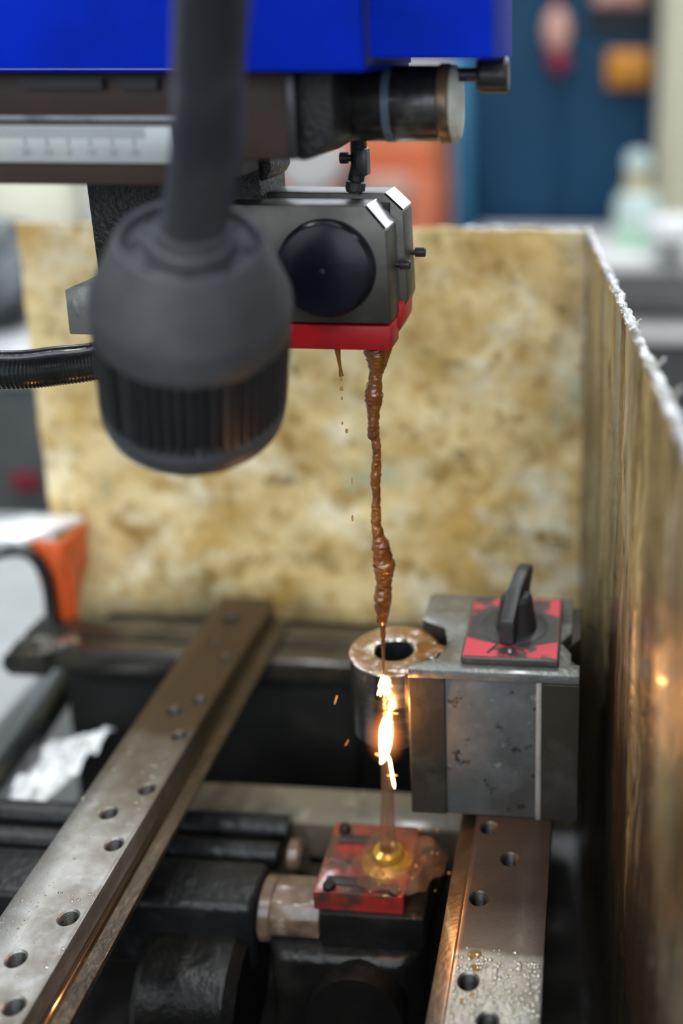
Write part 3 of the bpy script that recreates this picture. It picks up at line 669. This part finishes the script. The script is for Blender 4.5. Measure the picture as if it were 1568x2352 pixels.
for v in b.bm.verts:
    f = noise.noise(v.co * .42) * .55 + noise.noise(v.co * 1.0) * .4 + noise.noise(v.co * 2.3) * .18
    i = min(range(0, n + 1, 6), key=lambda q: abs(pts[q].z - v.co.z))
    ax = Vector((pts[i].x, pts[i].y, v.co.z)); dv = v.co - ax
    v.co = ax + dv * (1 + f * .36)
solo('fluid_stream', b, M['fluid'], (WX, WY, CT), 'lumpy brown fluid stream falling onto the steel cylinder', 'fluid stream', angle=80)
b = B().tube([px_at_wire(890, 800, 316)[0], px_at_wire(888, 815, 316)[0], px_at_wire(884, 835, 316)[0]], lambda f, i: 1.5 * (1 - f * .6), 12)
solo('fluid_drip', b, M['film_fluid'], px_at_wire(884, 835, 316)[0], 'amber drip hanging at the corner of the red plate', 'drip')
d0 = [px_at_wire(x, y, 311)[0] for x, y in ((774, 798), (777, 820), (781, 845), (784, 864))]
solo('fluid_drip', B().tube(d0, lambda f, i: (1.1, .7, .5, .75)[i], 12), M['film_fluid'], d0[-1], 'thin brown drip hanging below the middle of the red plate', 'drip')
for x, y, r, l in ((783, 872, .35, 1.0), (784, 893, .65, .9), (785, 915, .3, 1.4), (786, 972, .3, 1.3), (796, 990, .5, 1.0), (808, 1105, .28, 2.6), (809, 1190, .35, 2.2)):
    c = px_at_wire(x, y, 311)[0]
    solo('falling_drop', B().ball(c, r, r, r * l * 1.6, 10), M['fluid_thin'], c, 'small drop falling below the thin brown drip', 'drop', 'falling drops')
# stream below the cut, splash on the lower nozzle
pts2 = [px_at_wire(x, y)[0] for x, y in ((884, 1722), (886, 1760), (889, 1800), (890, 1850), (890, 1900), (893, 1950), (895, 1985))]
pts2 = bez(pts2, 60)
b = B().tube(pts2, lambda f, i: 1.5 + 1.9 * f + .4 * noise.noise(Vector((0, 0, f * 14))), 16)
solo('fluid_jet', b, M['mist'], pts2[-1], 'brown misty jet between the sparks and the lower nozzle', 'fluid stream', angle=80)
sp = thing('fluid_splash', 'brown splash spreading over the red plate of the lower nozzle', 'splash', (-68, 320, -290))
def crown(u, v):
    a = u * 2 * pi; r = 4 + 11 * v * (1 + .35 * noise.noise(Vector((cos(a) * 2, sin(a) * 2, 3))))
    z = -288.5 + 4.5 * sin(v * pi * .8) - 9 * max(0, v - .7) + 1.6 * noise.noise(Vector((cos(a) * 4, sin(a) * 4, v * 5)))
    return (-66.5 + r * cos(a) * 1.15, 320 + r * sin(a), z)
part('splash_sheet', B().sheet(crown, 72, 14), M['mist'], sp)
for k in range(26):
    a = random.uniform(-2.4, 1.4); r = random.uniform(9, 22)
    part('splash_drop', B().ball((-66 + r * cos(a), 318 + r * sin(a) * .8, -290 + random.uniform(0, 8)), random.uniform(.3, .8), seg=8), M['fluid_thin'], sp)

# ================================================================== sparks
M['spark_white'] = emission('spark_white', (1.0, .72, .34), 7)
M['spark_orange'] = emission('spark_orange', (1.0, .36, .08), 3.5)
def spark(pxs, r0, r1, matn, label, Y=WY - 1.5):
    p = [px_at_wire(x, y, Y)[0] for x, y in pxs]
    p = [p[0].lerp(p[1], i / 8) for i in range(9)] if len(p) == 2 else bez(p, 10)
    n_ = len(p)
    return solo('spark', B().tube(p, lambda f, i: r0 + (r1 - r0) * f if 0 < i < n_ - 1 else .05, 8), M[matn], p[-1], label, 'spark', 'sparks at the cut')
LB = 'small white hot spark flying off the cut on the steel cylinder'
LO = 'small orange glowing bead beside the cut on the steel cylinder'
for seg_ in (((880, 1550), (883, 1600)), ((878, 1556), (869, 1578)), ((883, 1556), (895, 1580)), ((877, 1570), (866, 1597)), ((884, 1570), (899, 1592)), ((880, 1575), (873, 1600)), ((887, 1578), (893, 1608))):
    spark(seg_, .5, .22, 'spark_white', LB)
spark(((883, 1604), (884, 1612)), .6, .6, 'spark_orange', LO); spark(((883, 1618), (883, 1628)), .4, .4, 'spark_orange', LO)
spark(((884, 1636), (885, 1648)), .65, .65, 'spark_orange', LO)
spark(((892, 1617), (898, 1650)), .2, .38, 'spark_white', LB)
spark(((897, 1638), (914, 1639)), .35, .2, 'spark_orange', LO)
spark(((893, 1735), (906, 1812)), .5, .55, 'spark_white', 'long bright spark sliver shooting down below the glowing flash')
spark(((872, 1735), (861, 1731)), .5, .3, 'spark_orange', LO); spark(((878, 1738), (874, 1755)), .8, .4, 'spark_white', LB)
spark(((888, 1781), (912, 1781)), .25, .2, 'spark_orange', LO)
spark(((768, 1617), (774, 1598)), .04, .09, 'spark_orange', 'tiny orange spark flying alone beside the steel cylinder')
spark(((793, 1712), (800, 1700)), .03, .05, 'spark_orange', 'tiny faint spark flying below the rim of the steel cylinder')
fp = [px_at_wire(x, y, WY - 2.5)[0] for x, y in ((882, 1648), (884, 1668), (885, 1690), (884, 1712), (881, 1738), (877, 1752))]
fr = (.3, 1.8, 2.4, 2.2, 1.4, .3)
fl = thing('spark_flash', 'glowing white hot flash on the front of the steel cylinder', 'spark flash', fp[-1])
part('hot_core', B().tube(bez(fp, 30), lambda f, i: fr[min(4, int(f * 5))] + (fr[min(5, int(f * 5) + 1)] - fr[min(4, int(f * 5))]) * (f * 5 - min(4, int(f * 5))), 16), emission('flash_core', (1.0, .74, .36), 9), fl)
# glowing vapour round the core
mv = bpy.data.materials.new('glowing_vapour'); mv.use_nodes = True; nt = mv.node_tree
nt.nodes.remove(nt.nodes['Principled BSDF'])
tc = nt.nodes.new('ShaderNodeTexCoord'); ln = nt.nodes.new('ShaderNodeVectorMath'); ln.operation = 'LENGTH'
nt.links.new(tc.outputs['Object'], ln.inputs[0])
mr = nt.nodes.new('ShaderNodeMapRange'); nt.links.new(ln.outputs['Value'], mr.inputs[0])
mr.inputs[1].default_value = 1.0; mr.inputs[2].default_value = .0; mr.inputs[3].default_value = 0; mr.inputs[4].default_value = 1
pw_ = nt.nodes.new('ShaderNodeMath'); pw_.operation = 'POWER'; nt.links.new(mr.outputs[0], pw_.inputs[0]); pw_.inputs[1].default_value = 2.2
ml = nt.nodes.new('ShaderNodeMath'); ml.operation = 'MULTIPLY'; nt.links.new(pw_.outputs[0], ml.inputs[0]); ml.inputs[1].default_value = 240
em = nt.nodes.new('ShaderNodeEmission'); em.inputs[0].default_value = (1, .28, .06, 1); nt.links.new(ml.outputs[0], em.inputs[1])
nt.links.new(em.outputs[0], nt.nodes['Material Output'].inputs['Volume'])
vb = B().ball((0, 0, 0), 1 / S, seg=20)
vo = link('vapour', vb, mv); vo.parent = fl; BASE[vo] = BASE[fl]
cvp = px_at_wire(885, 1692, WY - 3)[0]
vo.location = (cvp - BASE[fl]) * S; vo.scale = (8.5 * S, 4.5 * S, 13 * S)
ld = bpy.data.lights.new('flash_light', 'POINT'); ld.energy = SPARK_POWER; ld.color = (1, .40, .12); ld.shadow_soft_size = .35 * S
lo = bpy.data.objects.new('flash_light', ld); COL.objects.link(lo); lo.parent = fl
lo.location = (px_at_wire(896, 1640, WY - 2.4)[0] - BASE[fl]) * S

# wire
solo('cutting_wire', B().tube([(WX, WY, -91), (WX, WY, -284)], .12, 6), M['dark_steel'], (WX, WY, -284), 'thin metal cutting wire strung between the two nozzles', 'wire')

# ================================================================== gooseneck lamp (in front)
yw = RAD(4.57)
back = Vector((sin(yw), -cos(yw), 0)); side = Vector((cos(yw), sin(yw), 0))
ax = (Vector((0, 0, 1)) * cos(RAD(25)) + back * sin(RAD(25)) + side * .17).normalized()
def at_depth(px, py, D):
    th = RAD(14.52)
    fw = Vector((-sin(yw) * cos(th), cos(yw) * cos(th), -sin(th))); r = side; d = fw.cross(r)
    return (fw + r * ((px - PPX) / FPX) + d * ((py - PPY) / FPX)) * D
LC = at_depth(450, 955, 286)         # centre of the open end
t = thing('gooseneck_lamp', 'dark grey gooseneck work lamp with ribbed head hanging before the machine', 'lamp', LC)
R0 = 24.2; LS = .98
NR = 54
def ribs(r, h, a, k):
    return r * (1 + (.028 if (a * NR / (2 * pi)) % 1 < .5 else -.075)) if k in (1, 2) else r
part('ribbed_sleeve', B().lathe([(R0 * .985, 8.6), (R0 * .975, 9.6), (R0 * .985, 33.2), (R0 * .99, 34)], LC, ax, NR * 4, ripple=ribs, cap=False), M['lamp_rib'], t, 'black ribbed lower sleeve', angle=25)
part('rim', B().lathe([(R0 * .84, 1.0), (R0 * .86, .0), (R0 * .90, .0), (R0 * .955, 1.4), (R0 * .99, 4.0), (R0 * 1.005, 8.2), (R0 * .99, 9), (R0 * .86, 9)], LC, ax, 72, loop=True), M['lamp_plastic'], t)
part('shell', B().lathe([(R0 * .985, 33), (R0 * 1.0, 33.8), (R0 * 1.01, 36), (R0 * 1.015, 41.6), (R0 * 1.0, 43.4), (R0 * .735, 58.6), (R0 * .71, 59.8), (R0 * .68, 60), (R0 * .655, 59.6), (R0 * .64, 58.6), (R0 * .63, 57.0), (0, 57.0)], LC, ax, 72), M['lamp_plastic'], t, 'dark grey tapered shell', angle=25)
part('collar', B().lathe([(R0 * .44, 56.8), (R0 * .44, 59.6), (R0 * .42, 60.4), (R0 * .36, 60.6), (R0 * .345, 63), (0, 63)], LC, ax, 48), M['lamp_plastic'], t)
q = Vector((0, 0, 1)).rotation_difference(ax)
for k in range(8):
    a = 2 * pi * (k + .35) / 8
    c = LC + q @ Vector((R0 * .54 * cos(a), R0 * .54 * sin(a), 56.9))
    part('vent_hole', B().lathe([(0, 0), (1.7, 0), (1.7, .3), (0, .3)], c, ax, 14), M['black_gap'], t)
part('reflector', B().lathe([(R0 * .86, 4.5), (R0 * .6, 16), (R0 * .25, 21), (0, 21.5)], LC, ax, 40, cap=False), M['endcap'], t)
part('bulb', B().ball(LC + ax * 14, 3.4, seg=14), emission('bulb_glow', (1.0, .93, .82), 6), t)
nb = LC + ax * 59
np_ = bez([nb, at_depth(474, 330, 239), at_depth(478, 180, 229), at_depth(487, 0, 218), at_depth(500, -180, 206), at_depth(520, -420, 190), (-38, 150, 130), (-36, 138, 190), (-36, 132, 250)], 620)
part('neck', B().tube(np_, lambda f, i: 7.3 + .6 * cos(i * 2 * pi / 4), 24), M['neck'], t, 'flexible corrugated neck', angle=60)
part('mount_base', B().lathe([(0, 0), (13, 0), (13, 3), (9, 6), (8.4, 12), (0, 12)], (-36, 132, 256), (0, 0, -1), 32), M['lamp_plastic'], t)
ld = bpy.data.lights.new('lamp_light', 'SPOT'); ld.energy = LAMP_POWER; ld.color = (1, .92, .78); ld.spot_size = RAD(110); ld.spot_blend = .6; ld.shadow_soft_size = 8 * S
lo = bpy.data.objects.new('lamp_light', ld); COL.objects.link(lo); lo.parent = t
lo.location = ax * 4 * S; lo.rotation_mode = 'QUATERNION'; lo.rotation_quaternion = q

# ================================================================== left side things
t = thing('orange_bracket', 'glossy orange bracket with pale top plate by the free edge of the splash guard', 'bracket', (-285, 470, -292))
part('top_plate', B().prism([(-330, 462), (-284, 462), (-266, 492), (-298, 494)], 'z', -240, -236.5, .6), M['white_paint'], t, 'shiny white top plate')
part('upright', B().prism([(-284, -240), (-266, -240), (-262, -258), (-262.5, -282), (-276, -289), (-280, -262)], 'y', 466, 470, .6), M['orange'], t, 'orange upright')
part('side_plate', B().prism([(463, -240), (493, -240), (490, -262), (468, -286), (463, -286)], 'x', -268, -265, .5), M['orange'], t)
part('hose_loop', B().tube(bez([(-330, 440, -262), (-300, 455, -244), (-283, 462, -243), (-275, 464, -256), (-273, 462, -275), (-273, 458, -288)], 40), 3.2, 12), M['hose'], t)
solo('drain_pipe', B().tube([(-352, 426, -278), (-330, 446, -258), (-318, 452, -250)], 5, 16), M['oily_dark'], (-325, 446, -270), 'dark pipe sloping down from the orange bracket', 'pipe')
solo('grey_cover', B().box(-560, -312, 425, 720, -600, -345, 4), M['grey_paint'], (-430, 560, -600), 'light grey machine cover below the orange bracket', 'machine cover')
solo('drain_tube', B().tube([(-284, 490, -330), (-274, 460, -324), (-268, 390, -324), (-268, 300, -326), (-268, 180, -330)], 7.5, 18), M['hose'], (-268, 400, -332), 'glossy black tube beside the dark table box', 'tube')
def crumple(u, v):
    p = Vector((-262 + 24 * u, 376 + 56 * v, -330))
    return p + Vector((8 * v * u, 0, 9 * noise.noise(Vector((u * 3, v * 4, 2))) + 4 * noise.noise(Vector((u * 8, v * 9, 5))) + 8 * u))
solo('plastic_film', B().sheet(crumple, 26, 40, .3), M['film'], (-250, 400, -340), 'crumpled shiny plastic film lying beside the black tube', 'plastic film', angle=25)

# ================================================================== background workshop
def px_Y(px, py, Y): return px_at_wire(px, py, Y)[0]
# bench with bottle
BZ = -338
t = thing('workbench', 'pale topped grey workbench beyond the splash guard', 'workbench', (350, 1950, FZ))
part('bench_top', B().box(-230, 900, 1780, 2140, BZ - 22, BZ, 4), M['bench_top'], t)
part('apron', B().box(-210, 880, 1800, 2120, BZ - 95, BZ - 22, 2), M['bench_grey'], t)
part('lower_shelf', B().box(-210, 880, 1800, 2120, BZ - 150, BZ - 128, 2), M['bench_top'], t)
part('skirt', B().box(-205, 875, 1830, 2110, FZ, BZ - 150, 2), M['dark_grey'], t)
t = thing('spray_bottle', 'milky green spray bottle with tan collar on the workbench', 'bottle', (79, 1900, BZ))
part('bottle_body', B().lathe([(36, 0), (40, 4), (40, 78), (34, 95), (20, 108), (17, 116)], (79, 1900, BZ), (0, 0, 1), 32), M['bottle'], t)
part('fluid_fill', B().lathe([(40.6, 6), (40.6, 40)], (79, 1900, BZ), (0, 0, 1), 32, cap=False), M['bottle_green'], t)
part('collar', B().lathe([(26, 104), (22, 118), (18, 138), (14, 142), (0, 142)], (79, 1900, BZ), (0, 0, 1), 24), M['spray_tan'], t)
part('cap', B().lathe([(14, 136), (22, 142), (23, 158), (18, 170), (8, 175), (0, 176)], (79, 1900, BZ), (0, 0, 1), 24), M['bottle'], t)
solo('white_bowl', B().lathe([(0, 0), (22, 0), (26, 6), (44, 22), (50, 36), (47, 52), (30, 58), (0, 60)], (136, 1785, BZ + 18), (0, 0, 1), 32), M['china'], (136, 1785, BZ), 'shiny white lidded bowl on a dark stand on the workbench', 'bowl')
solo('dark_stand', B().lathe([(30, 0), (30, 4), (18, 8), (16, 14), (22, 18), (0, 18)], (136, 1785, BZ), (0, 0, 1), 24), M['dark_grey'], (136, 1785, BZ), 'short dark round stand under the white bowl', 'stand')
# blue cabinet
t = thing('blue_cabinet', 'tall dark blue steel cabinet behind the workbench', 'cabinet', (-50, 2300, FZ))
part('carcass', B().box(-285, 128, 2180, 2430, FZ, 240, 5), M['cab_blue'], t)
part('door', B().box(-252, -75, 2172, 2181, FZ + 60, 225, 3), M['cab_blue'], t)
part('door', B().box(-68, 122, 2172, 2181, FZ + 60, 225, 3), M['cab_blue'], t)
part('edge_strip', B().box(-289, -256, 2166, 2200, FZ, 240, 3), M['cab_blue_edge'], t, 'bright blue edge strip')
part('upper_panel', B().box(-20, 126, 2166, 2172, 40, 225, 2), M['cab_navy'], t, 'navy recessed panel')
t = thing('hanging_switch', 'pale pink housing with crimson knob below it on the blue cabinet', 'switch', (-78, 2160, -20))
part('housing', B().ball((-78, 2152, 50), 27, 20, 44, 20), M['pink'], t)
part('knob', B().ball((-74, 2150, -8), 23, 18, 26, 20), M['crimson'], t, 'crimson round knob')
part('cord', B().tube([(-80, 2155, 90), (-84, 2158, 160), (-84, 2160, 226)], 6, 10), M['crimson'], t)
solo('amber_case', B().box(22, 108, 2118, 2166, -60, 12, 9, 3).box(38, 92, 2110, 2120, -44, -4, 4), M['amber'], (65, 2142, -60), 'amber orange case fixed to the blue cabinet', 'case')
solo('pink_case', B().box(-6, 92, 2128, 2166, 96, 150, 8, 3).box(10, 76, 2120, 2130, 106, 140, 4), M['pink'], (43, 2147, 96), 'pale pink case fixed high on the navy panel', 'case')
solo('cream_column', B().box(122, 330, 2060, 2400, BZ, 300, 14, 4).box(140, 312, 2052, 2062, BZ + 40, 260, 4), M['cream'], (226, 2230, BZ), 'cream painted column standing behind the white bowl', 'column')
# orange machine
t = thing('orange_machine', 'orange machine with grey round hub beyond the nozzle block', 'machine', (-480, 2000, FZ))
part('base', B().box(-700, -294, 1900, 2160, FZ, -205, 8), M['machine_orange'], t)
part('head', B().box(-640, -294, 1930, 2160, -205, -110, 10, 3), M['machine_orange'], t)
part('hub', B().lathe([(0, 0), (60, 0), (64, 6), (64, 50), (52, 60), (0, 60)], (-520, 1935, -185), (0, -1, 0), 32), M['pale_grey'], t, 'pale grey hub')
part('side_box', B().box(-420, -330, 1850, 1905, -262, -205, 6), M['pink'], t, 'pale box')
part('dark_recess', B().box(-460, -425, 1894, 1902, -290, -200, 3), M['dark_grey'], t)
# left far
solo('round_tank', B().lathe([(0, 0), (70, 0), (86, 14), (92, 60), (84, 110), (60, 128), (0, 134)], (-832, 1480, -265), (0, 0, 1), 32), M['tank_cream'], (-832, 1480, -265), 'round cream tank standing on the far table', 'tank')
solo('white_carton', B().box(-730, -640, 1450, 1560, -265, -150, 4).box(-735, -635, 1446, 1564, -162, -148, 3), M['white_paint'], (-685, 1505, -265), 'white lidded carton on the far table', 'carton')
t = thing('far_table', 'dark edged table carrying the cream tank', 'table', (-750, 1500, FZ))
part('table_top', B().box(-1150, -380, 1400, 1640, -285, -265, 3), M['dark_grey'], t)
for x in (-1130, -410):
    for y in (1420, 1610): part('leg', B().box(x - 14, x + 14, y - 14, y + 14, FZ, -285, 2), M['dark_grey'], t)
t = thing('grey_machine', 'grey machine with chrome hub behind the free edge of the splash guard', 'machine', (-650, 980, FZ))
part('body', B().box(-900, -520, 900, 1150, FZ, -230, 8), M['grey_paint'], t)
part('hub', B().lathe([(0, 0), (42, 0), (50, 8), (52, 40), (38, 56), (16, 60), (0, 60)], (-528, 905, -135 - 60), (0, -1, .2), 32), M['track'], t, 'dark chrome hub')
part('lamp_housing', B().lathe([(0, 0), (30, 0), (34, 8), (30, 30), (0, 34)], (-520, 890, -262), (0, -1, .4), 24), M['white_paint'], t)
part('dark_panel', B().box(-700, -440, 880, 902, FZ + 40, -300, 4), M['dark_grey'], t)
part('olive_edge', B().box(-470, -430, 862, 884, FZ + 40, -300, 4), M['olive'], t)
part('red_tag', B().box(-540, -515, 872, 881, -395, -380, 2), M['crimson'], t, 'small red tag')
bpy.context.view_layer.update()
